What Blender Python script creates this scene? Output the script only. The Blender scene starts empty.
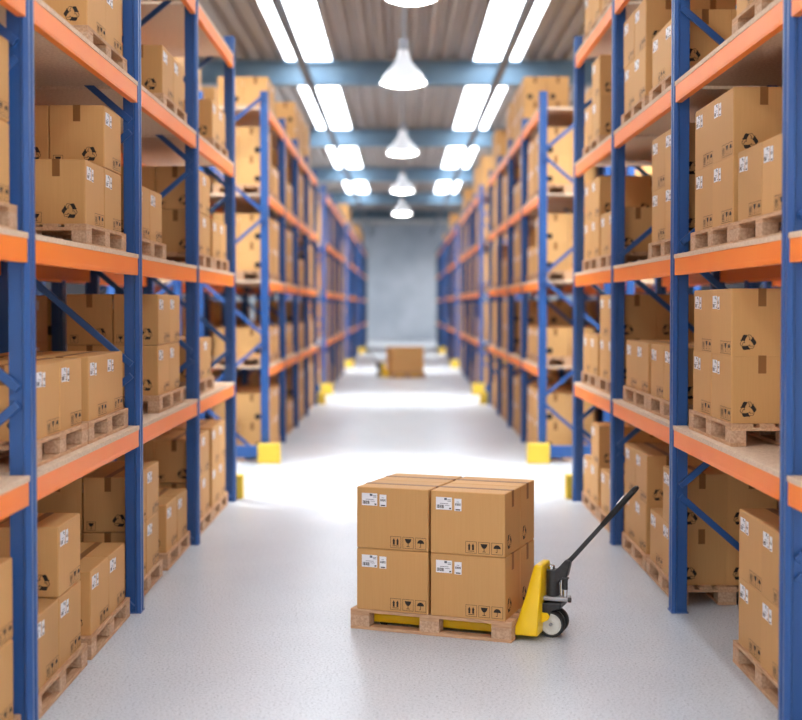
import bpy, bmesh, math, random
from mathutils import Vector, Matrix

random.seed(7)
C = bpy.context.scene.collection
SC = bpy.context.scene
PI = math.pi
F_PX = 1290.0            # focal length for an 802 px wide frame
CAM_H = 2.39
A = 2.066
CAM_X = -0.041         # the camera stands a hand's width off the aisle's centre                # rack face, metres from the aisle's centre line

# ------------------------------------------------------------------ materials
def srgb(r, g, b):
    f = lambda c: (c / 255) / 12.92 if c / 255 <= 0.04045 else ((c / 255 + 0.055) / 1.055) ** 2.4
    return (f(r), f(g), f(b), 1.0)

def mat(name, col, rough=0.6, metal=0.0, spec=0.5, emit=None, strength=0.0):
    m = bpy.data.materials.new(name)
    m.use_nodes = True
    b = m.node_tree.nodes['Principled BSDF']
    b.inputs['Base Color'].default_value = col
    b.inputs['Roughness'].default_value = rough
    b.inputs['Metallic'].default_value = metal
    b.inputs['Specular IOR Level'].default_value = spec
    if emit:
        b.inputs['Emission Color'].default_value = emit
        b.inputs['Emission Strength'].default_value = strength
    return m

def N(m, t, **kw):
    n = m.node_tree.nodes.new(t)
    for k, v in kw.items():
        setattr(n, k, v)
    return n

def noise_mat(name, c1, c2, scale, stretch=(1, 1, 1), rough=0.6, spec=0.4, detail=4, bump=0.0, per_object=0.0, lo=0.35, hi=0.65):
    """two colours mixed by (stretched) noise, with a small value shift from object to object"""
    m = mat(name, c1, rough, 0, spec)
    L = m.node_tree.links
    b = m.node_tree.nodes['Principled BSDF']
    tc = N(m, 'ShaderNodeTexCoord')
    mp = N(m, 'ShaderNodeMapping')
    mp.inputs['Scale'].default_value = stretch
    nz = N(m, 'ShaderNodeTexNoise')
    nz.inputs['Scale'].default_value = scale
    nz.inputs['Detail'].default_value = detail
    rp = N(m, 'ShaderNodeValToRGB')
    rp.color_ramp.elements[0].position = lo
    rp.color_ramp.elements[1].position = hi
    rp.color_ramp.elements[0].color = c1
    rp.color_ramp.elements[1].color = c2
    L.new(tc.outputs['Object'], mp.inputs['Vector'])
    vec = mp.outputs['Vector']
    oi = None
    if per_object:
        oi = N(m, 'ShaderNodeObjectInfo')
        ad = N(m, 'ShaderNodeVectorMath', operation='ADD')
        ml = N(m, 'ShaderNodeMath', operation='MULTIPLY')
        ml.inputs[1].default_value = 37.0
        L.new(oi.outputs['Random'], ml.inputs[0])
        L.new(vec, ad.inputs[0])
        L.new(ml.outputs[0], ad.inputs[1])
        vec = ad.outputs[0]
    L.new(vec, nz.inputs['Vector'])
    L.new(nz.outputs['Fac'], rp.inputs['Fac'])
    out = rp.outputs['Color']
    if per_object:
        hs = N(m, 'ShaderNodeHueSaturation')
        mr = N(m, 'ShaderNodeMapRange')
        mr.inputs['To Min'].default_value = 1 - per_object
        mr.inputs['To Max'].default_value = 1 + per_object
        L.new(oi.outputs['Random'], mr.inputs['Value'])
        L.new(mr.outputs['Result'], hs.inputs['Value'])
        L.new(out, hs.inputs['Color'])
        out = hs.outputs['Color']
    L.new(out, b.inputs['Base Color'])
    if bump:
        bp = N(m, 'ShaderNodeBump')
        bp.inputs['Strength'].default_value = bump
        bp.inputs['Distance'].default_value = 0.004
        L.new(nz.outputs['Fac'], bp.inputs['Height'])
        L.new(bp.outputs['Normal'], b.inputs['Normal'])
    return m

M = {}
M['card'] = noise_mat('cardboard', srgb(205, 157, 99), srgb(208, 160, 102), 30, (3.0, 3.0, 0.12), 0.62, 0.3, 3, 0.05, 0.06)
M['tape'] = mat('brown tape', srgb(140, 94, 48), 0.5, 0, 0.3)
M['seam'] = mat('box seam', srgb(86, 56, 30), 0.8)
M['paper'] = mat('white paper', srgb(236, 238, 242), 0.5)
M['ink'] = mat('black ink', srgb(34, 25, 18), 0.7)
M['inkline'] = mat('brown ink', srgb(78, 52, 28), 0.7)
M['greyink'] = mat('grey ink', srgb(96, 104, 116), 0.7)
M['wood'] = noise_mat('pallet wood', srgb(188, 146, 112), srgb(210, 172, 136), 9, (1.2, 9, 9), 0.75, 0.25, 5, 0.15, 0.07)
M['block'] = noise_mat('pressed wood', srgb(186, 150, 122), srgb(212, 180, 150), 60, (1, 1, 1), 0.85, 0.2, 4, 0.2, 0.05)
M['deck'] = noise_mat('chipboard', srgb(208, 180, 152), srgb(228, 204, 178), 45, (1, 1, 1), 0.75, 0.25, 5, 0.05)
M['blue'] = noise_mat('blue paint', srgb(36, 80, 142), srgb(40, 86, 148), 2.5, (1, 1, 1), 0.38, 0.5, 2)
M['orange'] = noise_mat('orange paint', srgb(255, 133, 36), srgb(255, 139, 42), 2.5, (1, 1, 1), 0.42, 0.45, 2)
M['yellow'] = noise_mat('yellow paint', srgb(246, 200, 14), srgb(250, 208, 24), 4, (1, 1, 1), 0.28, 0.5, 2)
M['guard_yellow'] = mat('guard yellow', srgb(226, 190, 60), 0.5)
M['black'] = noise_mat('black metal', srgb(40, 40, 42), srgb(50, 50, 52), 40, (1, 1, 1), 0.42, 0.5, 2)
M['rubber'] = mat('rubber', srgb(28, 28, 29), 0.6)
M['wheelwhite'] = mat('white wheel', srgb(222, 220, 214), 0.4)
M['grey_metal'] = mat('grey metal', srgb(176, 176, 180), 0.38, 0.4)
M['chrome'] = mat('chrome', srgb(214, 214, 216), 0.15, 1.0)
M['zinc'] = mat('zinc', srgb(150, 152, 158), 0.4, 0.8)
M['steelroof'] = noise_mat('roof sheet', srgb(158, 153, 150), srgb(172, 167, 163), 1.2, (1, 0.2, 1), 0.5, 0.4, 3)
M['beamblue'] = noise_mat('blue grey steel', srgb(104, 134, 158), srgb(120, 150, 172), 1.5, (1, 1, 1), 0.5, 0.4, 3)
M['rail'] = mat('grey rail', srgb(88, 100, 116), 0.5)
M['wall'] = noise_mat('grey concrete', srgb(158, 167, 179), srgb(182, 190, 200), 0.45, (1, 1, 1), 0.85, 0.2, 6)
M['sidewall'] = noise_mat('dark panel wall', srgb(56, 56, 62), srgb(66, 66, 72), 0.4, (1, 1, 1), 0.8, 0.2, 3)  # wall colour darkened so gaps behind the racks read as shade
M['skylight'] = mat('skylight', srgb(235, 240, 250), 0.5, 0, 0.3, (0.90, 0.95, 1.0, 1), 7.5)
M['bulb'] = mat('lit lamp', srgb(255, 255, 255), 0.5, 0, 0.3, (1.0, 0.97, 0.93, 1), 22.0)
M['tube'] = mat('added strip glow', srgb(255, 255, 255), 0.5, 0, 0.3, (1.0, 0.99, 0.98, 1), 80.0)
M['shade'] = mat('lamp shade', srgb(232, 235, 240), 0.35, 0, 0.5)

# floor: pale sealed concrete with fine grey and dark speckle and a soft sheen
def floor_mat():
    m = mat('speckled floor', srgb(200, 202, 207), 0.36, 0, 0.4)
    L = m.node_tree.links
    b = m.node_tree.nodes['Principled BSDF']
    tc = N(m, 'ShaderNodeTexCoord')
    n1 = N(m, 'ShaderNodeTexNoise'); n1.inputs['Scale'].default_value = 58; n1.inputs['Detail'].default_value = 5; n1.inputs['Roughness'].default_value = 0.75
    n2 = N(m, 'ShaderNodeTexNoise'); n2.inputs['Scale'].default_value = 1.3; n2.inputs['Detail'].default_value = 3
    r1 = N(m, 'ShaderNodeValToRGB')
    e = r1.color_ramp.elements
    e[0].position = 0.37; e[0].color = srgb(128, 136, 147)
    e[1].position = 0.62; e[1].color = srgb(212, 218, 225)
    k = r1.color_ramp.elements.new(0.45); k.color = srgb(196, 203, 210)
    r2 = N(m, 'ShaderNodeValToRGB')
    r2.color_ramp.elements[0].position = 0.3; r2.color_ramp.elements[0].color = (0.93, 0.93, 0.94, 1)
    r2.color_ramp.elements[1].position = 0.7; r2.color_ramp.elements[1].color = (1, 1, 1, 1)
    mx = N(m, 'ShaderNodeMixRGB', blend_type='MULTIPLY'); mx.inputs['Fac'].default_value = 1
    L.new(tc.outputs['Object'], n1.inputs['Vector']); L.new(tc.outputs['Object'], n2.inputs['Vector'])
    L.new(n1.outputs['Fac'], r1.inputs['Fac']); L.new(n2.outputs['Fac'], r2.inputs['Fac'])
    L.new(r1.outputs['Color'], mx.inputs['Color1']); L.new(r2.outputs['Color'], mx.inputs['Color2'])
    L.new(mx.outputs['Color'], b.inputs['Base Color'])
    mr = N(m, 'ShaderNodeMapRange'); mr.inputs['To Min'].default_value = 0.22; mr.inputs['To Max'].default_value = 0.40
    L.new(n1.outputs['Fac'], mr.inputs['Value']); L.new(mr.outputs['Result'], b.inputs['Roughness'])
    return m
M['floor'] = floor_mat()

# ------------------------------------------------------------------ mesh builder
class MB:
    def __init__(s):
        s.v, s.f, s.m = [], [], []
    def add(s, vs, fs, mi=0):
        o = len(s.v)
        s.v += [tuple(p) for p in vs]
        s.f += [tuple(i + o for i in f) for f in fs]
        s.m += [mi] * len(fs)
    def box(s, x0, x1, y0, y1, z0, z1, mi=0, T=None):
        vs = [Vector(p) for p in ((x0, y0, z0), (x1, y0, z0), (x1, y1, z0), (x0, y1, z0), (x0, y0, z1), (x1, y0, z1), (x1, y1, z1), (x0, y1, z1))]
        if T: vs = [T @ p for p in vs]
        s.add(vs, [(0, 3, 2, 1), (4, 5, 6, 7), (0, 1, 5, 4), (1, 2, 6, 5), (2, 3, 7, 6), (3, 0, 4, 7)], mi)
        return s
    def loft(s, rings, mi=0, caps=True):
        n = len(rings[0]); vs = [p for r in rings for p in r]; fs = []
        for k in range(len(rings) - 1):
            for i in range(n):
                j = (i + 1) % n
                fs.append((k * n + i, k * n + j, (k + 1) * n + j, (k + 1) * n + i))
        if caps:
            fs.append(tuple(range(n - 1, -1, -1)))
            fs.append(tuple((len(rings) - 1) * n + i for i in range(n)))
        s.add(vs, fs, mi)
        return s
    def prism(s, pts, O, U, V, W, mi=0):
        """polygon pts in the plane O,U,V swept along W"""
        O, U, V, W = map(Vector, (O, U, V, W))
        r0 = [O + U * p[0] + V * p[1] for p in pts]
        return s.loft([r0, [p + W for p in r0]], mi)
    def bar(s, p0, p1, w, h, up=(0, 0, 1), mi=0, w1=None, h1=None):
        p0, p1 = Vector(p0), Vector(p1)
        d = (p1 - p0).normalized()
        sd = d.cross(Vector(up)).normalized(); u = sd.cross(d).normalized()
        w1 = w if w1 is None else w1; h1 = h if h1 is None else h1
        ring = lambda p, a, b: [p - sd * a / 2 - u * b / 2, p + sd * a / 2 - u * b / 2, p + sd * a / 2 + u * b / 2, p - sd * a / 2 + u * b / 2]
        return s.loft([ring(p0, w, h), ring(p1, w1, h1)], mi)
    def cyl(s, p0, p1, r, n=20, r1=None, mi=0):
        p0, p1 = Vector(p0), Vector(p1)
        d = (p1 - p0).normalized()
        a = d.orthogonal().normalized(); b = d.cross(a)
        r1 = r if r1 is None else r1
        ring = lambda p, q: [p + (a * math.cos(2 * PI * i / n) + b * math.sin(2 * PI * i / n)) * q for i in range(n)]
        return s.loft([ring(p0, r), ring(p1, r1)], mi)
    def lathe(s, prof, c, axis=(0, 0, 1), n=32, mi=0, caps=False):
        c = Vector(c); d = Vector(axis).normalized(); a = d.orthogonal().normalized(); b = d.cross(a)
        rings = [[c + d * h + (a * math.cos(2 * PI * i / n) + b * math.sin(2 * PI * i / n)) * r for i in range(n)] for r, h in prof]
        return s.loft(rings, mi, caps)
    def tube(s, pts, r, n=10, mi=0):
        pts = [Vector(p) for p in pts]; rings = []
        up = Vector((0.3, 0.2, 1)).normalized()
        for i, p in enumerate(pts):
            d = (pts[min(i + 1, len(pts) - 1)] - pts[max(i - 1, 0)]).normalized()
            a = d.cross(up).normalized(); b = a.cross(d)
            rr = r[i] if isinstance(r, (list, tuple)) else r
            rings.append([p + (a * math.cos(2 * PI * k / n) + b * math.sin(2 * PI * k / n)) * rr for k in range(n)])
        return s.loft(rings, mi)
    def flat(s, pts, O, U, V, mi=0):
        O, U, V = map(Vector, (O, U, V))
        s.add([O + U * p[0] + V * p[1] for p in pts], [tuple(range(len(pts)))], mi)
        return s
    def mesh(s, name, mats, bevel=0.0, smooth=False, seg=1):
        me = bpy.data.meshes.new(name)
        me.from_pydata(s.v, [], s.f)
        for m in (mats if isinstance(mats, (list, tuple)) else [mats]):
            me.materials.append(m)
        me.polygons.foreach_set('material_index', s.m)
        bm = bmesh.new(); bm.from_mesh(me)
        if bevel:
            bmesh.ops.remove_doubles(bm, verts=bm.verts, dist=1e-6)
            es = [e for e in bm.edges if len(e.link_faces) == 2 and e.calc_face_angle(0) > 0.5]
            bmesh.ops.bevel(bm, geom=es, offset=bevel, segments=seg, profile=0.5, affect='EDGES', clamp_overlap=True)
        bmesh.ops.recalc_face_normals(bm, faces=bm.faces) if (bevel or smooth) else None
        bm.to_mesh(me); bm.free()
        if smooth:
            me.polygons.foreach_set('use_smooth', [True] * len(me.polygons))
            try: me.set_sharp_from_angle(angle=math.radians(38))
            except Exception: pass
        me.update()
        return me

def link(name, me, parent=None, loc=None):
    o = bpy.data.objects.new(name, me)
    C.objects.link(o)
    if parent is not None: o.parent = parent
    if loc is not None: o.location = loc
    return o
def tag(o, label, cat, group=None):
    o['label'] = label; o['category'] = cat
    if group: o['group'] = group
    return o
def empty(name, loc, rz=0.0):
    o = bpy.data.objects.new(name, None)
    o.empty_display_size = 0.1
    C.objects.link(o); o.location = loc; o.rotation_euler = (0, 0, rz)
    return o
def struct(name, me, loc=None):
    o = link(name, me, None, loc); o['kind'] = 'structure'
    return o
def copy_tree(o, parent=None):
    c = o.copy(); C.objects.link(c)
    if parent is not None: c.parent = parent
    for ch in o.children: copy_tree(ch, c)
    return c

# ------------------------------------------------------------------ the hall
HALL_X, Y0, Y1, CEIL = 16.0, -6.0, 88.0, 7.9
struct('floor', MB().box(-HALL_X, HALL_X, Y0, Y1, -0.2, 0).mesh('floor', M['floor']))
struct('wall_back', MB().box(-HALL_X, HALL_X, Y1, Y1 + 0.3, 0, 9).mesh('wall_back', M['wall']))
struct('wall_left', MB().box(-HALL_X - 0.3, -HALL_X, Y0, Y1, 0, 9).mesh('wall_left', M['sidewall']))
struct('wall_right', MB().box(HALL_X, HALL_X + 0.3, Y0, Y1, 0, 9).mesh('wall_right', M['sidewall']))

SKY_IN, SKY_OUT = 1.60, 2.62
def roof_sheet(x0, x1):
    mb = MB(); p = 0.34; n = int(round((x1 - x0) / p)); p = (x1 - x0) / n; d = 0.11; prof = []
    for i in range(n):
        x = x0 + i * p
        prof += [(x, 0), (x + p * .35, 0), (x + p * .5, d), (x + p * .85, d)]
    prof.append((x1, 0))
    for y in (Y0, Y1):
        mb.v += [(x, y, CEIL + z) for x, z in prof]
    k = len(prof)
    for i in range(k - 1):
        mb.f.append((i, i + 1, k + i + 1, k + i)); mb.m.append(0)
    o = len(mb.v)       # outer skin, so that the sheet has thickness
    for y in (Y0, Y1):
        mb.v += [(x, y, CEIL + z + 0.02) for x, z in prof]
    for i in range(k - 1):
        mb.f.append((o + i, o + k + i, o + k + i + 1, o + i + 1)); mb.m.append(0)
    return mb.mesh('roof', M['steelroof'])
struct('ceiling', roof_sheet(-SKY_IN, SKY_IN))
struct('ceiling', roof_sheet(-HALL_X, -SKY_OUT))
struct('ceiling', roof_sheet(SKY_OUT, HALL_X))
SKY_END = 63.0
wn = 0
for i, s in enumerate((-1, 1)):
    for xa, xb in ((SKY_IN, 2.24), (2.34, SKY_OUT)):
        wn += 1
        x0, x1 = sorted((s * xa, s * xb))
        struct(f'window_{wn}', MB().box(x0, x1, Y0, SKY_END, CEIL, CEIL + 0.05).mesh('window', M['skylight']))
    for xa, xb, ya, yb in ((2.24, 2.34, Y0, SKY_END), (SKY_IN, SKY_OUT, SKY_END, Y1)):
        x0, x1 = sorted((s * xa, s * xb))
        struct('ceiling', MB().box(x0, x1, ya, yb, CEIL - 0.005, CEIL + 0.05).mesh('ceiling', M['steelroof']))
    struct(f'trim_{i + 1}', MB().box(s * 2.04 - 0.075, s * 2.04 + 0.075, Y0, Y1, 7.24, 7.35).mesh('rail', M['rail']))
# roof beams: I sections across the hall
BEAM_Y = [7.0, 18.1, 29.2, 40.4, 51.6, 62.9, 74.2]
for i, y in enumerate(BEAM_Y):
    mb = MB()
    mb.box(-HALL_X, HALL_X, y - 0.16, y + 0.16, 7.36, 7.40)
    mb.box(-HALL_X, HALL_X, y - 0.02, y + 0.02, 7.40, CEIL - 0.06)
    mb.box(-HALL_X, HALL_X, y - 0.16, y + 0.16, CEIL - 0.06, CEIL - 0.005)
    struct(f'trim_{i + 3}', mb.mesh('roof_beam', M['beamblue']))

# ------------------------------------------------------------------ hanging lamps
def lamp_tree():
    r = empty('pendant_lamp', (0, 0, 0))
    sh = [(0.05, 0.56), (0.085, 0.55), (0.10, 0.44), (0.13, 0.36), (0.20, 0.27), (0.29, 0.16), (0.345, 0.07), (0.375, 0.0)]
    prof = sh + [(q - 0.012, h) for q, h in reversed(sh[1:])]
    link('lamp_shade', MB().lathe(prof, (0, 0, 0), n=40).mesh('lamp_shade', M['shade'], smooth=True), r)
    link('bulb', MB().lathe([(0.0001, -0.06), (0.12, -0.055), (0.24, -0.035), (0.32, -0.005), (0.355, 0.03), (0.0001, 0.06)], (0, 0, 0), n=40).mesh('bulb', M['bulb'], smooth=True), r)
    link('socket', MB().cyl((0, 0, 0.55), (0, 0, 0.75), 0.07).mesh('socket', M['zinc'], smooth=True), r)
    link('suspension_rod', MB().cyl((0, 0, 0.75), (0, 0, CEIL - 6.15), 0.014, 10).mesh('rod', M['zinc']), r)
    return r
lamp0 = lamp_tree()
LAMPS = [(0.086, 15.9, 'partly cut off by the top of the view'), (0.0, 21.9, 'with its whole bell shade in view'), (0.0, 31.9, 'second whole one along the aisle'),
         (0.0, 42.4, 'third whole one along the aisle'), (0.0, 52.8, 'smallest and last before the grey wall')]
for i, (x, y, say) in enumerate(LAMPS):
    o = lamp0 if i == 0 else copy_tree(lamp0)
    o.location = (x, y, 6.15); o.scale = (1.07, 1.07, 1.0) if i else (0.88, 0.88, 1.0)
    tag(o, 'lit bell-shaped pendant lamp above the aisle, ' + say, 'lamp', 'pendant lamps above the aisle')

# strip lights added out of view to brighten cross aisles and end wall
added_strip_body = MB().box(-2.4, 2.4, -0.5, 0.5, 0.0, 0.12).mesh('housing', M['shade'], 0.01)
added_strip_tube = MB().box(-2.34, 2.34, -0.44, 0.44, -0.02, 0.0).mesh('diffuser', M['tube'])
CROSS_Y = [2.3, 17.7, 33.0, 48.1, 63.3, 79.5]
for y in CROSS_Y:
    for s in (-1, 1):
        r = empty('added_strip', (s * 6.6, y, 6.7))
        link('housing', added_strip_body, r); link('diffuser', added_strip_tube, r)
        link('suspension_rod', MB().box(-0.02, 0.02, -0.02, 0.02, 0.12, CEIL - 6.7).mesh('rod', M['zinc']), r)
        tag(r, 'added ceiling strip light brightening a cross aisle', 'lamp', 'added strip lights over the cross aisles')

# ------------------------------------------------------------------ racks
LEVELS = [1.432, 2.757, 4.085, 5.405]     # tops of the beams
DECK = 0.032
POST_H = 5.66
DEPTH = 1.12
BH = 0.13
# rack-local frame: x = distance behind the aisle face (0 = face), y along the aisle, z up
def post_mesh():
    o = [(0.0, -0.055), (0.0, -0.02), (0.012, -0.016), (0.012, 0.016), (0.0, 0.02), (0.0, 0.055), (0.022, 0.075), (0.034, 0.075), (0.04, 0.062),
         (0.115, 0.062), (0.115, 0.046), (0.122, 0.046), (0.122, -0.046), (0.115, -0.046), (0.115, -0.062), (0.04, -0.062), (0.034, -0.075), (0.022, -0.075)]
    return MB().loft([[Vector((x, y, z)) for x, y in o] for z in (0.008, POST_H)]).mesh('post', M['blue'])
POST = post_mesh()
FOOT = MB().box(-0.004, 0.128, -0.078, 0.078, 0, 0.008).mesh('foot_plate', M['blue'])
def beam_mesh(L):
    g = 0.078
    mb = MB()
    mb.box(0.006, 0.056, g, L - g, -BH, -0.0)
    mb.box(0.003, 0.006, g + .05, L - g - .05, -BH + 0.012, -BH + 0.03)
    return mb.mesh('beam', M['orange'], 0.004)
def deck_mesh(L):
    return MB().box(0.002, DEPTH - 0.002, 0.068, L - 0.068, 0.0, DECK).mesh('shelf_board', M['deck'])
def conn_mesh():
    return MB().box(0.002, 0.062, 0.072, 0.08, -BH - 0.05, 0.03).mesh('connector_plate', M['orange'])
BRACE_CACHE = {}
def brace_mesh(z0, z1, up):
    k = (round(z0, 3), round(z1, 3), up)
    if k not in BRACE_CACHE:
        a, b = (DEPTH - 0.06, 0.06) if up else (0.06, DEPTH - 0.06)
        BRACE_CACHE[k] = MB().bar((a, -0.079, z0), (b, -0.079, z1), 0.05, 0.032, up=(0, 1, 0)).mesh('brace', M['blue'], 0.004)
    return BRACE_CACHE[k]
CONN = conn_mesh()
BEAMS, DECKS = {}, {}
def make_rack(label, side, frames, off=0.0, phase=0, levels=LEVELS, flip=False):
    """side -1/+1; frames = y of each upright frame; off = distance of the face behind the aisle face"""
    r = empty('pallet_rack', (side * (A + off), 0, 0))
    tag(r, label, 'rack', 'pallet racks along the aisle')
    sx = side
    def put(name, me, y, z=0.0, x=0.0, mir=1, par=None):
        o = link(name, me, par or r)
        o.matrix_local = Matrix.Translation((sx * x, y, z)) @ Matrix.Diagonal((sx * mir, 1, 1, 1))
        return o
    for fy in frames:
        for x, mir in ((0, 1), (DEPTH, -1)):
            p = put('post', POST, fy, 0, x, mir)
            f = link('foot_plate', FOOT, p)
        zs = [0.0, 0.95, 1.89, 2.83, 3.77, 4.71, 5.62]
        for k in range(6):
            z0, z1 = zs[k] + 0.045, zs[k + 1] - 0.035
            put('brace', brace_mesh(z0, z1, (k + phase) % 2 == 0), fy)
    for a, b in zip(frames[:-1], frames[1:]):
        L = round(b - a, 3)
        if L not in BEAMS: BEAMS[L] = beam_mesh(L); DECKS[L] = deck_mesh(L)
        for z in levels:
            for x, mir in ((0, 1), (DEPTH, -1)):
                bm = put('beam', BEAMS[L], a, z, x, mir)
            put('shelf_board', DECKS[L], a, z)
    return r
FL = [4.24, 7.10, 10.05, 12.91, 15.77]
FR = list(FL)
FEL = FER = [19.77, 22.61, 25.45, 28.29, 31.13]
FF = [34.9, 37.73, 40.56, 43.39, 46.22]
FG = [50.1, 52.93, 55.76, 58.59, 61.42]
FH = [65.2, 68.03, 70.86, 73.69, 76.5]
make_rack('blue and orange pallet rack opposite the pallet jack, carrying boxes on four tiers', -1, FL, 0, 1)
make_rack('blue and orange pallet rack beside the pallet jack handle, standing on grey floor', 1, FR, 0, 0)
BACK_OFF = DEPTH + 0.22
make_rack('second row of blue racking standing behind the rack opposite the pallet jack', -1, FL, BACK_OFF, 0)
make_rack('second row of blue racking standing behind the rack beside the pallet jack', 1, FR, BACK_OFF, 1)
for fr, say in ((None, 'past the bright cross aisle'), (FF, 'two cross aisles away'), (FG, 'three cross aisles away'), (FH, 'ending near the grey end wall')):
    make_rack(f'blue and orange pallet rack {say}, opposite the jack side', -1, fr or FEL, 0, 1)
    make_rack(f'blue and orange pallet rack {say}, on the jack side', 1, fr or FER, 0, 0)

make_rack('row of blue racking behind the second rack opposite the jack side', -1, FEL, BACK_OFF, 0)
make_rack('row of blue racking behind the second rack on the jack side', 1, FER, BACK_OFF, 1)

# yellow ended guards at the rack ends
g_rail = MB().box(-0.06, DEPTH + 0.06, -0.05, 0.05, 0.09, 0.27).mesh('rail', M['blue'], 0.008)
g_end = MB().box(-0.19, 0.15, -0.07, 0.07, 0, 0.30).mesh('end_block', M['guard_yellow'], 0.012)
def guard(side, y, label, back=0.0):
    r = empty('rack_guard', (side * (A + back), y, 0))
    for nm, me in (('guard_rail', g_rail), ('end_block', g_end)):
        o = link(nm, me, r); o.matrix_local = Matrix.Diagonal((side, 1, 1, 1))
    tag(r, label, 'guard', 'yellow ended guards at the rack ends')
for side, word in ((-1, 'opposite side'), (1, 'jack side')):
    fr = FL if side < 0 else FR
    FE = FEL if side < 0 else FER
    guard(side, fr[-1] + 0.20, f'low blue guard with yellow end after the end post of the first rack, {word}', 0.12)
    guard(side, FE[0] - 0.20, f'low blue guard with yellow end in front of the second rack, {word}')
    guard(side, FE[-1] + 0.20, f'low blue guard with yellow end after the second rack, {word}')
    guard(side, FF[0] - 0.20, f'small low guard with yellow end in front of the third rack, {word}')
    guard(side, FG[0] - 0.20, f'small low guard with yellow end in front of the fourth rack, {word}')
    guard(side, FH[0] - 0.20, f'tiny low guard with yellow end in front of the last rack, {word}')

# ------------------------------------------------------------------ pallets
PL, PW, PH = 1.2, 0.8, 0.144
# pallet-local: x along the long side (0..1.2 centred), y across (centred), z up
DECKB = [MB().box(-0.6, 0.6, y - w / 2, y + w / 2, 0.122, 0.144).mesh('deck_board', M['wood'], 0.002) for y, w in ((-0.3275, 0.145), (-0.165, 0.10), (0, 0.145), (0.165, 0.10), (0.3275, 0.145))]
STRING = [MB().box(x - 0.0725, x + 0.0725, -0.4, 0.4, 0.10, 0.122).mesh('stringer_board', M['wood'], 0.002) for x in (-0.5275, 0, 0.5275)]
BLOCK = {(x, y): MB().box(x - 0.0725, x + 0.0725, y - w / 2, y + w / 2, 0.022, 0.10).mesh('block', M['block'], 0.003) for x in (-0.5275, 0, 0.5275) for y, w in ((-0.35, 0.10), (0, 0.145), (0.35, 0.10))}
SKID = [MB().box(-0.6, 0.6, y - w / 2, y + w / 2, 0, 0.022).mesh('bottom_board', M['wood'], 0.002) for y, w in ((-0.35, 0.10), (0, 0.145), (0.35, 0.10))]
def pallet_tree():
    r = empty('wooden_pallet', (0, 0, 0))
    for m in DECKB: link('deck_board', m, r)
    for m in STRING: link('stringer_board', m, r)
    for m in BLOCK.values(): link('block', m, r)
    for m in SKID: link('bottom_board', m, r)
    return r
def one_mesh_pallet():
    mb = MB()
    for y, w in ((-0.3275, 0.145), (-0.165, 0.10), (0, 0.145), (0.165, 0.10), (0.3275, 0.145)): mb.box(-0.6, 0.6, y - w / 2, y + w / 2, 0.122, 0.144)
    for x in (-0.5275, 0, 0.5275):
        mb.box(x - 0.0725, x + 0.0725, -0.4, 0.4, 0.10, 0.122)
        for y, w in ((-0.35, 0.10), (0, 0.145), (0.35, 0.10)): mb.box(x - 0.0725, x + 0.0725, y - w / 2, y + w / 2, 0.022, 0.10)
    for y, w in ((-0.35, 0.10), (0, 0.145), (0.35, 0.10)): mb.box(-0.6, 0.6, y - w / 2, y + w / 2, 0, 0.022)
    return mb.mesh('wooden_pallet', M['wood'])
PALLET_FAR = one_mesh_pallet()
pallet_src = [None]
def new_pallet(loc, rz, far=False):
    if far:
        o = link('wooden_pallet', PALLET_FAR); o.location = loc; o.rotation_euler.z = rz; return o
    if pallet_src[0] is None:
        pallet_src[0] = o = pallet_tree()
    else:
        o = copy_tree(pallet_src[0])
    o.location = loc; o.rotation_euler = (0, 0, rz)
    return o

# ------------------------------------------------------------------ boxes
BL, BW, BHT = 0.543, 0.393, 0.4400      # length, depth, height; origin bottom centre, front = -y
hx, hy = BL / 2, BW / 2
def carton(mb=None):
    mb = mb or MB()
    mb.box(-hx, hx, -hy, hy, 0, BHT)
    return mb
CARTON = carton().mesh('cardboard_box', M['card'], 0.006)
E = 0.0012
def tape_mesh(end):
    mb = MB(); w = 0.026
    mb.box(-hx - E, hx + E, -w, w, BHT - 0.0002, BHT + E)
    x0, x1 = sorted((end * (hx - 0.0002), end * (hx + E)))
    mb.box(x0, x1, -w, w, BHT - 0.115, BHT + E)
    return mb.mesh('tape', M['tape'])
TAPE = {e: tape_mesh(e) for e in (-1, 1)}
FRONT = lambda s, t: ((-hx + s, -hy - E, t), (1, 0, 0), (0, 0, 1))
def rect(s0, s1, t0, t1): return [(s0, t0), (s1, t0), (s1, t1), (s0, t1)]
def on_front(mb, pts, s, t, mi=0, lift=0.0):
    mb.flat(pts, (-hx + s, -hy - E - lift, t), (1, 0, 0), (0, 0, 1), mi)
def sticker_a():
    mb = MB(); w, h = 0.118, 0.088
    mb.box(-hx + 0.040, -hx + 0.040 + w, -hy - E, -hy + 0.0002, BHT - 0.044 - h, BHT - 0.044)
    s, t, l = 0.040, BHT - 0.044 - h, 0.0006
    on_front(mb, rect(0.062, 0.082, 0.068, 0.084), s, t, 2, l)
    for k in range(2): on_front(mb, rect(0.086, 0.112, 0.060 + k * 0.01, 0.064 + k * 0.01), s, t, 2, l)
    on_front(mb, rect(0.030, 0.092, 0.042, 0.0455), s, t, 2, l)
    on_front(mb, rect(0.066, 0.100, 0.030, 0.033), s, t, 2, l)
    x = 0.008
    for k, wd in enumerate((.004, .002, .006, .002, .003, .005, .002, .006, .003)):
        on_front(mb, rect(x, x + wd, 0.010, 0.034), s, t, 1, l); x += wd + 0.0022
    on_front(mb, rect(0.098, 0.112, 0.006, 0.016), s, t, 1, l)
    return mb.mesh('shipping_label', [M['paper'], M['ink'], M['greyink']])
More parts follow.
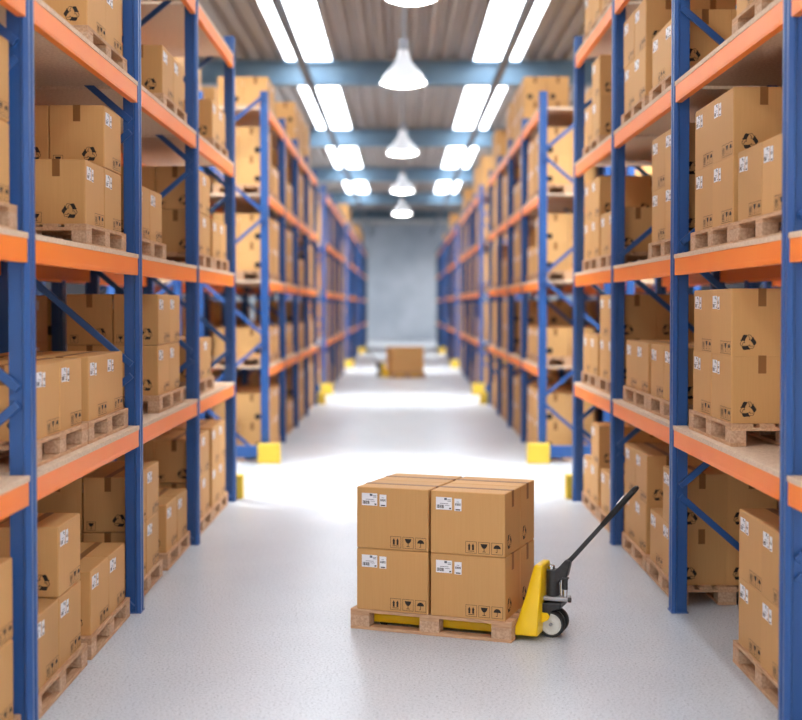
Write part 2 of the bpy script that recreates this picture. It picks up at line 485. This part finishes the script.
def sticker_b():
    mb = MB(); w, h = 0.052, 0.086
    mb.box(-hx + 0.176, -hx + 0.176 + w, -hy - E, -hy + 0.0002, BHT - 0.050 - h, BHT - 0.050)
    s, t, l = 0.176, BHT - 0.050 - h, 0.0006
    x = 0.007
    for wd in (.004, .002, .005, .003, .004, .002, .005): on_front(mb, rect(x, x + wd, 0.038, 0.054), s, t, 1, l); x += wd + 0.0022
    on_front(mb, rect(0.010, 0.044, 0.005, 0.013), s, t, 1, l)
    on_front(mb, rect(0.016, 0.036, 0.062, 0.065), s, t, 2, l)
    return mb.mesh('address_label', [M['paper'], M['ink'], M['greyink']])
LAB_A, LAB_B = sticker_a(), sticker_b()
def outline(mb, face, s, t, w, h, th=0.0028, mi=1):
    for r in (rect(0, w, 0, th), rect(0, w, h - th, h), rect(0, th, th, h - th), rect(w - th, w, th, h - th)):
        face(mb, r, s, t, mi)
def arrow_up(cx, b, h, w): return [(cx - w * .34, b), (cx + w * .34, b), (cx + w * .34, b + h * .58), (cx + w * .5, b + h * .58), (cx, b + h), (cx - w * .5, b + h * .58), (cx - w * .34, b + h * .58)]
def fan(a0, a1, r, cx, cy, n=14): return [(cx + r * math.cos(a0 + (a1 - a0) * i / n), cy + r * math.sin(a0 + (a1 - a0) * i / n)) for i in range(n + 1)]
def symbol(kind, face, s, t, q):
    mb = MB(); outline(mb, face, s, t, q, q)
    c = q / 2
    if kind == 'arrows':
        for dx in (-.17, .17): face(mb, arrow_up(c + dx * q, .26 * q, .58 * q, .25 * q), s, t, 0)
        face(mb, rect(.22 * q, .78 * q, .15 * q, .20 * q), s, t, 0)
    elif kind == 'glass':
        face(mb, [(c + .31 * q, .84 * q), (c - .31 * q, .84 * q), (c - .24 * q, .62 * q), (c - .10 * q, .45 * q), (c + .10 * q, .45 * q), (c + .24 * q, .62 * q)], s, t, 0)
        face(mb, rect(c - .03 * q, c + .03 * q, .20 * q, .45 * q), s, t, 0)
        face(mb, rect(c - .15 * q, c + .15 * q, .15 * q, .20 * q), s, t, 0)
    else:
        face(mb, fan(0, PI, .32 * q, c, .50 * q), s, t, 0)
        face(mb, rect(c - .025 * q, c + .025 * q, .22 * q, .50 * q), s, t, 0)
        face(mb, rect(c - .12 * q, c + .025 * q, .17 * q, .22 * q), s, t, 0)
    return mb
fr_face = lambda mb, p, s, t, mi: on_front(mb, p, s, t, mi)
SQ = 0.082
SYM = [symbol(k, fr_face, 0.258 + i * 0.094, 0.016, SQ).mesh('handling_symbol', [M['ink'], M['inkline']]) for i, k in enumerate(('arrows', 'glass', 'umbrella'))]
def end_face(end):
    # 2-D on the short end; s runs from the front edge to the back edge
    def f(mb, pts, s, t, mi):
        ps = pts if end > 0 else pts[::-1]
        mb.flat(ps, (end * (hx + E), -hy + s, t), (0, 1, 0), (0, 0, 1), mi)
    return f
def recycle(end):
    face = end_face(end); mb = MB(); R = 0.066; cs, ct = 0.105, 0.094
    def rot(p, k):
        a = 2 * PI * k / 3; return (cs + p[0] * math.cos(a) - p[1] * math.sin(a), ct + p[0] * math.sin(a) + p[1] * math.cos(a))
    for k in range(3):
        # a solid arrow head, then the bent band drawn in outline
        face(mb, [rot(p, k) for p in [(-0.046, 0.010), (-0.018, 0.010), (-0.014, 0.024), (0.000, 0.046), (-0.022, 0.050), (-0.030, 0.046)]], 0, 0, 0)
        th = 0.0032
        for p, q in (((0.000, 0.048), (0.017, 0.048)), ((0.017, 0.048), (0.028, 0.030)), ((0.028, 0.030), (0.036, 0.034)), ((0.036, 0.034), (0.030, 0.010)), ((0.030, 0.010), (0.006, 0.019)), ((0.006, 0.019), (0.015, 0.023)), ((0.015, 0.023), (0.002, 0.044))):
            dx, dy = q[0] - p[0], q[1] - p[1]; l = math.hypot(dx, dy); nx, ny = -dy / l * th / 2, dx / l * th / 2
            face(mb, [rot(z, k) for z in ((p[0] - nx, p[1] - ny), (q[0] - nx, q[1] - ny), (q[0] + nx, q[1] + ny), (p[0] + nx, p[1] + ny))], 0, 0, 0)
    return mb.mesh('recycling_symbol', M['ink'])
REC = {e: recycle(e) for e in (-1, 1)}
CARE = {e: symbol('glass', end_face(e), 0.295, 0.016, 0.070).mesh('handling_symbol', [M['ink'], M['inkline']]) for e in (-1, 1)}

BOX_SRC = {}
def new_box(loc, rz, end, cat=True):
    """one carton with its tape, labels and printed symbols; end = which short end faces the camera"""
    if end not in BOX_SRC:
        b = link('cardboard_box', CARTON)
        link('tape', TAPE[end], b); link('shipping_label', LAB_A, b); link('address_label', LAB_B, b)
        for m in SYM: link('handling_symbol', m, b)
        link('recycling_symbol', REC[end], b)
        if end < 0: link('handling_symbol', CARE[end], b)
        BOX_SRC[end] = b
    else:
        b = copy_tree(BOX_SRC[end])
    b.location = loc; b.rotation_euler = (0, 0, rz)
    return b
def far_box_mesh(end):
    mb = carton(); w = 0.026
    mb.box(-hx - E, hx + E, -w, w, BHT - 0.0002, BHT + E, 1)
    x0, x1 = sorted((end * (hx - 0.0002), end * (hx + E)))
    mb.box(x0, x1, -w, w, BHT - 0.115, BHT + E, 1)
    on_front(mb, rect(0, .118, 0, .088), 0.036, BHT - 0.138, 2)
    on_front(mb, rect(0, .052, 0, .086), 0.172, BHT - 0.141, 2)
    ef = end_face(end); ef(mb, fan(0, 2 * PI * 9 / 10, 0.05, 0.105, 0.09, 9), 0, 0, 3)
    return mb.mesh('cardboard_box', [M['card'], M['tape'], M['paper'], M['ink']])
FAR_BOX = {e: far_box_mesh(e) for e in (-1, 1)}

ORD = ['first', 'second', 'third', 'fourth']
LEV = ['on the floor', 'lowest shelf', 'second shelf', 'third shelf', 'top shelf']
BOXES, PALLETS = [], []      # wanted boxes and pallets, each with its place and its label
def stack(side, run, bay, level, y0, tiers, off=0.0, far=False, slot='', sb=0.075):
    """a pallet of boxes: y0 = near end of the boxes, tiers like ['nf','f'] (n = nearer, f = farther box), sb = set back from the rack's face"""
    z = 0.0 if level == 0 else LEVELS[level - 1] + DECK
    xp = side * (A + off + sb + PW / 2)
    rz = PI / 2 if side < 0 else -PI / 2
    jit = random.Random(int(y0 * 100) * 31 + level * 7 + side)
    PALLETS.append(dict(loc=(xp, y0 + 0.55, z), rz=rz, far=far, off=off,
                        label=f'wooden pallet under boxes, {LEV[level]}, {slot} spot, {bay} bay, {run}'))
    for t, row in enumerate(tiers):
        for ch in row:
            for col in range(2):
                y = y0 + (0.275 if ch == 'n' else 0.825)
                x = side * (A + off + sb + 0.008 + 0.199 + col * 0.4)
                loc = (x + jit.uniform(-.004, .004), y + jit.uniform(-.0015, .0015), z + PH + t * 0.4445)
                tier = '' if len(tiers) == 1 else ('lower ', 'upper ')[t]
                BOXES.append(dict(loc=loc, rz=rz, far=far, end=-1 if side < 0 else 1,
                    label=f'{tier}{("outer ", "inner ")[col]}{"nearer " if ch == "n" else "farther "}cardboard box, {slot} pallet, {LEV[level]}, {bay} bay, {run}'))

RUN = {-1: 'rack opposite jack', 1: 'rack beside jack'}
def near(side, bay, level, slot, y0, tiers, sb=0.075):
    stack(side, RUN[side], ('edge', 'first', 'middle', 'end')[bay], level, y0, tiers, 0.0, False, 'near' if slot == 'n' else 'far', sb)
full, one = ['nf', 'nf'], ['nf']
for q in [
    (0, 0, 'f', 5.87, full), (0, 2, 'f', 5.87, full),
    (1, 0, 'n', 7.37, ['nf', 'f']), (1, 0, 'f', 8.72, one), (1, 1, 'n', 7.41, one), (1, 1, 'f', 8.69, one), (1, 2, 'f', 8.65, ['nf', 'f']), (1, 3, 'f', 8.72, full),
    (2, 0, 'n', 10.22, full, 0.10), (2, 0, 'f', 11.66, one, 0.09), (2, 1, 'f', 11.20, full), (2, 2, 'n', 10.32, one), (2, 3, 'f', 11.47, one),
    (3, 0, 'n', 13.08, full), (3, 0, 'f', 14.36, full), (3, 1, 'n', 13.25, one), (3, 2, 'n', 13.20, full), (3, 2, 'f', 14.50, one), (3, 3, 'f', 14.48, one)]:
    near(-1, *q)
for q in [
    (1, 0, 'n', 7.45, full, 0.135), (1, 1, 'f', 8.54, full), (1, 2, 'n', 7.29, one), (1, 2, 'f', 8.52, full), (1, 3, 'n', 7.34, full),
    (2, 0, 'n', 10.32, ['nf', 'n'], 0.10), (2, 0, 'f', 11.60, full, 0.10), (2, 1, 'n', 10.17, one), (2, 1, 'f', 11.42, one), (2, 2, 'n', 10.17, full), (2, 3, 'n', 10.17, one), (2, 3, 'f', 11.60, full),
    (3, 0, 'n', 13.12, one, 0.10), (3, 0, 'f', 14.42, ['nf', 'n'], 0.10), (3, 1, 'n', 13.05, full), (3, 1, 'f', 14.32, one), (3, 2, 'n', 13.05, one), (3, 2, 'f', 14.28, full),
    (3, 3, 'f', 14.28, ['nf', 'n']), (3, 4, 'n', 13.05, one), (3, 4, 'f', 14.30, one)]:
    near(1, *q)
# the row behind, seen through the racks
rr = random.Random(3)
for side, fr in ((-1, FL), (1, FR)):
    for bay in range(1, 4):
        for level in range(0, 4):
            for si, sl in enumerate(('near', 'far')):
                if rr.random() < 1.1:
                    stack(side, 'row behind ' + RUN[side].replace('rack ', 'rack '), ('edge', 'first', 'middle', 'end')[bay], level, fr[bay] + 0.16 + si * 1.3, [full, full, full, one][rr.randrange(4)], BACK_OFF, True, sl)

# second racks past the cross aisle: boxes and pallets one by one
rr = random.Random(11)
for side in (-1, 1):
    for bay in range(4):
        for level in range(0, 5):
            for si, sl in enumerate(('near', 'far')):
                pr = 0.9 if level < 4 else 0.5
                if bay == 0 and si == 0: pr = 1.0
                if level == 4 and bay == 0 and (side > 0 or si == 1): pr = 0
                if rr.random() < pr:
                    t = [full, full, one][rr.randrange(3)]
                    if bay == 0 and si == 0: t = full if level in (0, 2, 3) else one
                    if bay == 0 and level == 4: t = one
                    stack(side, 'second rack ' + RUN[side].replace('rack ', ''), ORD[bay], level, (FEL if side < 0 else FER)[bay] + ((0.75 if bay == 0 else 0.42) + si * 1.22 if level == 4 else 0.16 + si * 1.3), t, 0, True, sl)

# racks still farther down the hall: a blurred mass of boxes nobody could count
mb = MB(); rr = random.Random(5)
for fr, nb, off in ((FEL, 4, BACK_OFF), (FF, 4, 0), (FG, 4, 0), (FH, 4, 0)):
    for side in (-1, 1):
        for bay in range(nb):
            for level in range(5):
                z = (0.0 if level == 0 else LEVELS[level - 1] + DECK)
                for si in range(2):
                    if rr.random() > (0.85 if level < 4 else 0.35) and not off: continue
                    y0 = fr[bay] + 0.16 + si * 1.3
                    for t in range(rr.choice((1, 2, 2))):
                        for k in range(2):
                            for c in range(2):
                                x = side * (A + off + 0.08 + 0.199 + c * 0.4)
                                mb.box(x - hy, x + hy, y0 + k * 0.55, y0 + k * 0.55 + BL, z + PH + t * 0.4445, z + PH + t * 0.4445 + BHT)
                    xa = sorted((side * (A + off + .08), side * (A + off + .88)))
                    mb.box(xa[0], xa[1], y0 - .05, y0 + 1.15, z, z + 0.022); mb.box(xa[0], xa[1], y0 - .05, y0 + 1.15, z + 0.10, z + PH)
                    for k in range(3):
                        for xx in (xa[0], xa[0] + .35, xa[1] - .1): mb.box(xx, xx + .1, y0 - .05 + k * .527, y0 + .095 + k * .527, z + 0.022, z + 0.10)
# ------------------------------------------------------------------ the loaded pallet and its jack
def jack_tree(label):
    """pallet jack; local x = away from the pallet (handle side), origin on the floor at the middle of the pallet's short end"""
    r = empty('pallet_jack', (0, 0, 0))
    tag(r, label, 'pallet jack')
    yl, bk = M['yellow'], M['black']
    K = 0.76
    S = lambda pts: [(x * K, z) for x, z in pts]
    for s in (-1, 1):
        mb = MB(); yc = 0.065 + s * 0.19; w = 0.075
        mb.prism([(-1.14, 0.045), (-1.06, 0.092), (0.05, 0.092), (0.05, 0.034), (-1.08, 0.030)], (0, yc - w, 0), (1, 0, 0), (0, 0, 1), (0, 2 * w, 0))
        f = link('fork', mb.mesh('fork', yl, 0.005), r)
        link('load_roller', MB().cyl((-1.0, yc - 0.05, 0.036), (-1.0, yc + 0.05, 0.036), 0.036).mesh('load_roller', M['rubber'], smooth=True), f)
    # yellow body: a leaning wedge that narrows to the top
    ring = lambda z, x0, x1, h: [Vector((x0, -h, z)), Vector((x1, -h, z)), Vector((x1, h, z)), Vector((x0, h, z))]
    mb = MB().loft([ring(0.035, 0.022, 0.195, 0.24), ring(0.10, 0.03, 0.195, 0.235), ring(0.30, 0.088, 0.196, 0.18), ring(0.525, 0.138, 0.200, 0.12)])
    link('body_cover', mb.mesh('body_cover', yl, 0.014, True, 3), r)
    mb = MB()
    for s in (-1, 1): mb.prism(S([(0.20, 0.085), (0.32, 0.135), (0.335, 0.16), (0.31, 0.185), (0.21, 0.185)]), (0, s * 0.115 - 0.006, 0), (1, 0, 0), (0, 0, 1), (0, 0.012, 0))
    link('axle_bracket', mb.mesh('axle_bracket', yl, 0.002), r)
    yk = MB().prism(S([(0.225, 0.18), (0.26, 0.135), (0.315, 0.14), (0.345, 0.195), (0.435, 0.215), (0.435, 0.255), (0.225, 0.25)]), (0, -0.10, 0), (1, 0, 0), (0, 0, 1), (0, 0.20, 0))
    link('yoke', yk.mesh('yoke', bk, 0.006), r)
    link('base_plate', MB().box(0.175, 0.375, -0.07, 0.05, 0.262, 0.29).mesh('base_plate', M['grey_metal'], 0.006), r)
    pump = link('pump_cylinder', MB().cyl((0.250, 0, 0.29), (0.250, 0, 0.480), 0.048, 28).mesh('pump_cylinder', bk, 0.004, True), r)
    link('piston_cap', MB().cyl((0.238, 0, 0.480), (0.238, 0, 0.508), 0.025, 20).mesh('piston_cap', M['chrome'], 0.003, True), pump)
    link('pump_rod', MB().cyl((0.315, -0.01, 0.29), (0.315, -0.01, 0.41), 0.012, 14).mesh('pump_rod', M['chrome'], smooth=True), r)
    vl = link('release_valve', MB().cyl((0.347, -0.03, 0.345), (0.347, -0.03, 0.420), 0.019, 16).mesh('release_valve', bk, 0.003, True), r)
    link('valve_stem', MB().cyl((0.347, -0.03, 0.29), (0.347, -0.03, 0.345), 0.017, 14).mesh('valve_stem', M['chrome'], smooth=True), vl)
    link('valve_head', MB().box(0.322, 0.372, -0.05, -0.01, 0.418, 0.434).mesh('valve_head', bk, 0.004), vl)
    link('hose_plug', MB().cyl((0.372, -0.05, 0.276), (0.396, -0.05, 0.276), 0.018, 14).mesh('hose_plug', bk, 0.003, True), r)
    # handle
    kn = MB().prism([(0.240, 0.400), (0.300, 0.385), (0.315, 0.415), (0.358, 0.432), (0.378, 0.515), (0.385, 0.555), (0.350, 0.562), (0.305, 0.510), (0.270, 0.478), (0.240, 0.478)], (0, -0.04, 0), (1, 0, 0), (0, 0, 1), (0, 0.08, 0))
    hd = link('handle', kn.mesh('handle', bk, 0.008), r)
    P = lambda a: Vector((0.347 + a * 0.462, 0, 0.520 + a * 0.534))     # along the handle
    link('handle_tube', MB().bar(P(0), P(0.64), 0.034, 0.034, up=(0, 1, 0), w1=0.030, h1=0.030).mesh('handle_tube', bk, 0.006), hd)
    n = Vector((-0.763, 0, 0.646))
    loop = [(0.58, 0.014), (0.70, 0.055), (0.80, 0.075), (0.96, 0.075), (1.05, 0.06), (1.08, 0.028)]
    pts = [P(a) + Vector((0, -wd, 0)) for a, wd in loop] + [P(a) + Vector((0, wd, 0)) for a, wd in reversed(loop)]
    link('handle_loop', MB().tube(pts + [pts[0]], 0.019, 12).mesh('handle_loop', M['rubber'], smooth=True), hd)
    lv = MB().bar(P(0.84) + Vector((0, -0.03, 0)) + n * 0.022, P(0.96) + Vector((0, -0.03, 0)) + n * 0.026, 0.018, 0.012, up=n)
    link('control_lever', lv.mesh('control_lever', M['chrome'], 0.003), hd)
    for s in (-1, 1):       # twin steering wheels
        c = Vector((0.255, s * 0.058, 0.0975))
        ty = link('wheel', MB().lathe([(0.076, -0.027), (0.091, -0.027), (0.097, -0.019), (0.097, 0.019), (0.091, 0.027), (0.076, 0.027), (0.076, -0.027)], c, (0, 1, 0), 40).mesh('wheel', M['rubber'], smooth=True), r)
        link('hub', MB().lathe([(0.0001, -0.022), (0.022, -0.024), (0.024, -0.016), (0.056, -0.014), (0.064, -0.025), (0.0765, -0.025), (0.0765, 0.025), (0.064, 0.025), (0.056, 0.014), (0.0001, 0.014)], c, (0, 1, 0), 40).mesh('hub', M['wheelwhite'], smooth=True), ty)
    link('axle', MB().cyl((0.255, -0.10, 0.0975), (0.255, 0.10, 0.0975), 0.012, 14).mesh('axle', M['zinc'], smooth=True), r)
    return r

TH = math.radians(-20.5)
GS = 1.03
org = Vector((-0.416, 9.52, 0))                     # the pallet's front corner
R = Matrix.Rotation(TH, 4, 'Z')
pc = org + (R @ Vector((0.6, 0.4, 0))) * GS
p = new_pallet(pc, TH); p.scale = (GS, GS, GS)
tag(p, 'wooden pallet on the grey floor carrying eight boxes on a yellow pallet jack', 'pallet')
TW = Matrix.Translation(pc) @ R @ Matrix.Scale(GS, 4)
for t in range(2):
    for i in range(2):
        for j in range(2):
            loc = TW @ Vector((-0.281 + i * 0.562, -0.1995 + j * 0.399, PH + t * 0.443))
            b = new_box(loc, TH + (0, 0.004, -0.004)[(i + t + j) % 3], 1); b.scale = (GS, GS, GS)
            tag(b, f"{('bottom', 'top')[t]} {('front', 'rear')[j]} cardboard box {('away from the handle', 'at the jack end')[i]} of the pallet on the floor", 'box', 'eight boxes on the pallet jack')
jk = jack_tree('yellow pallet jack with raised black handle, its forks under the loaded wooden pallet')
jk.matrix_world = Matrix.Translation(pc) @ R @ Matrix.Translation((0.57 * GS, -0.08, 0))
# loaded jack far away by the end wall
T2 = Matrix.Translation((0.09, 43.2, 0)) @ Matrix.Rotation(PI + 0.26, 4, 'Z')
p2 = new_pallet(T2.translation, PI + 0.26, True)
tag(p2, 'blurred pallet under brown boxes far down the bright aisle', 'pallet')
for t in range(2):
    for i in range(2):
        for j in range(2):
            b = link('cardboard_box', FAR_BOX[1]); b.location = T2 @ Vector((-0.277 + i * 0.554, -0.199 + j * 0.4, PH + t * 0.4445)); b.rotation_euler.z = PI + 0.26
            tag(b, f"{('lower', 'upper')[t]} {('rear', 'front')[j]} box {('away from the yellow jack', 'beside the yellow jack')[i]}, far down the aisle", 'box', 'boxes far down the aisle')
jk2 = copy_tree(jk)
jk2.matrix_world = T2 @ Matrix.Translation((0.61, 0, 0))
jk2['label'] = 'small blurred yellow pallet jack under boxes far down the aisle'

# ------------------------------------------------------------------ which boxes of the racks are things of their own
# The boxes that show largest from the aisle become objects; those hidden or only a speck stay in the far mass of boxes.
from mathutils.bvhtree import BVHTree
ov, of, oid = [], [], []
CUBE_F = [(0, 3, 2, 1), (4, 5, 6, 7), (0, 1, 5, 4), (1, 2, 6, 5), (2, 3, 7, 6), (3, 0, 4, 7)]
def occ(x0, x1, y0, y1, z0, z1, i, T=None):
    o = len(ov)
    vs = [Vector(p) for p in ((x0, y0, z0), (x1, y0, z0), (x1, y1, z0), (x0, y1, z0), (x0, y0, z1), (x1, y0, z1), (x1, y1, z1), (x0, y1, z1))]
    ov.extend([T @ p for p in vs] if T else vs)
    of.extend([tuple(k + o for k in f) for f in CUBE_F]); oid.extend([i] * 6)
for i, b in enumerate(BOXES):
    x, y, z = b['loc']; occ(x - hy, x + hy, y - hx, y + hx, z, z + BHT, i)
for i, q in enumerate(PALLETS):
    x, y, z = q['loc']
    occ(x - .4, x + .4, y - .6, y + .6, z + .10, z + PH, 100000 + i)
    for dy in (-.53, 0, .53): occ(x - .4, x + .4, y + dy - .07, y + dy + .07, z, z + .10, 100000 + i)
for side in (-1, 1):
    for fr, off in (((FL if side < 0 else FR), 0), ((FL if side < 0 else FR), BACK_OFF), ((FEL if side < 0 else FER), 0), (FF, 0)):
        X = lambda a, b: sorted((side * (A + off + a), side * (A + off + b)))
        for fy in fr:
            for a, b in ((0, .12), (DEPTH - .12, DEPTH)): occ(*X(a, b), fy - .06, fy + .06, 0, POST_H, -1)
        for L in LEVELS:
            occ(*X(0, DEPTH), fr[0], fr[-1], L, L + DECK, -1)
            for a, b in ((0, .05), (DEPTH - .05, DEPTH)): occ(*X(a, b), fr[0], fr[-1], L - BH, L, -1)
occ(-.55, .55, -.4, .4, 0, 1.03, -1, TW)
bvh = BVHTree.FromPolygons(ov, of)
hits = {}
pitch = math.atan(31 / F_PX)
cam_m = Matrix.Translation((CAM_X, 0, CAM_H)) @ Matrix.Rotation(PI / 2 - pitch, 4, 'X')
for py in range(1, 720, 2):
    for px in range(1, 802, 2):
        d = cam_m.to_3x3() @ Vector(((px - 401) / F_PX, (337 - py) / F_PX, -1)).normalized()
        h = bvh.ray_cast(cam_m.translation, d, 60)
        if h[0] is not None and oid[h[2]] >= 0:
            hits[oid[h[2]]] = hits.get(oid[h[2]], 0) + 1
order = sorted((i for i in range(len(BOXES)) if hits.get(i, 0) >= 5), key=lambda i: -hits[i])[:284]
keep = set(order)
for i, b in enumerate(BOXES):
    x, y, z = b['loc']
    if i not in keep:
        mb.box(x - hy, x + hy, y - hx, y + hx, z, z + BHT); continue
    if b['far']:
        o = link('cardboard_box', FAR_BOX[b['end']]); o.location = b['loc']; o.rotation_euler.z = b['rz']
    else:
        o = new_box(b['loc'], b['rz'], b['end'])
    tag(o, b['label'], 'box', 'cardboard boxes in the racks')
for i, q in enumerate(PALLETS):
    n = hits.get(100000 + i, 0)
    if n < 3 and (q['far'] or n == 0 and q['loc'][2] > 3): continue
    tag(new_pallet(q['loc'], q['rz'], q['far']), q['label'], 'pallet', 'wooden pallets in the racks')
far = link('cardboard_boxes', mb.mesh('cardboard_boxes', M['card']))
tag(far, 'blurred mass of cardboard boxes filling the racks far down the hall', 'boxes'); far['kind'] = 'stuff'

# ------------------------------------------------------------------ light, camera
w = bpy.data.worlds.new('world'); SC.world = w; w.use_nodes = True
w.node_tree.nodes['Background'].inputs['Color'].default_value = (1.0, 0.985, 0.96, 1)
w.node_tree.nodes['Background'].inputs['Strength'].default_value = 1.1

cam = bpy.data.cameras.new('camera'); co = bpy.data.objects.new('camera', cam); C.objects.link(co)
SC.camera = co
cam.sensor_width = 36; cam.sensor_fit = 'HORIZONTAL'
cam.lens = F_PX / 802 * 36
pitch = math.atan(31 / F_PX)
co.location = (CAM_X, 0, CAM_H); co.rotation_euler = (PI / 2 - pitch, 0, 0)
cam.shift_y = -23 / 802; cam.shift_x = 0.0
cam.clip_end = 200
cam.dof.use_dof = True; cam.dof.focus_distance = 9.1; cam.dof.aperture_fstop = 0.86; cam.dof.aperture_blades = 0
SC.view_settings.view_transform = 'Standard'; SC.view_settings.look = 'None'
SC.view_settings.exposure = 0.30; SC.view_settings.gamma = 1; SC.view_settings.use_curve_mapping = False
SC.cycles.use_denoising = True
SC.cycles.max_bounces = 8; SC.cycles.diffuse_bounces = 5
SC.cycles.sample_clamp_indirect = 8
SC.cycles.caustics_reflective = False; SC.cycles.caustics_refractive = False
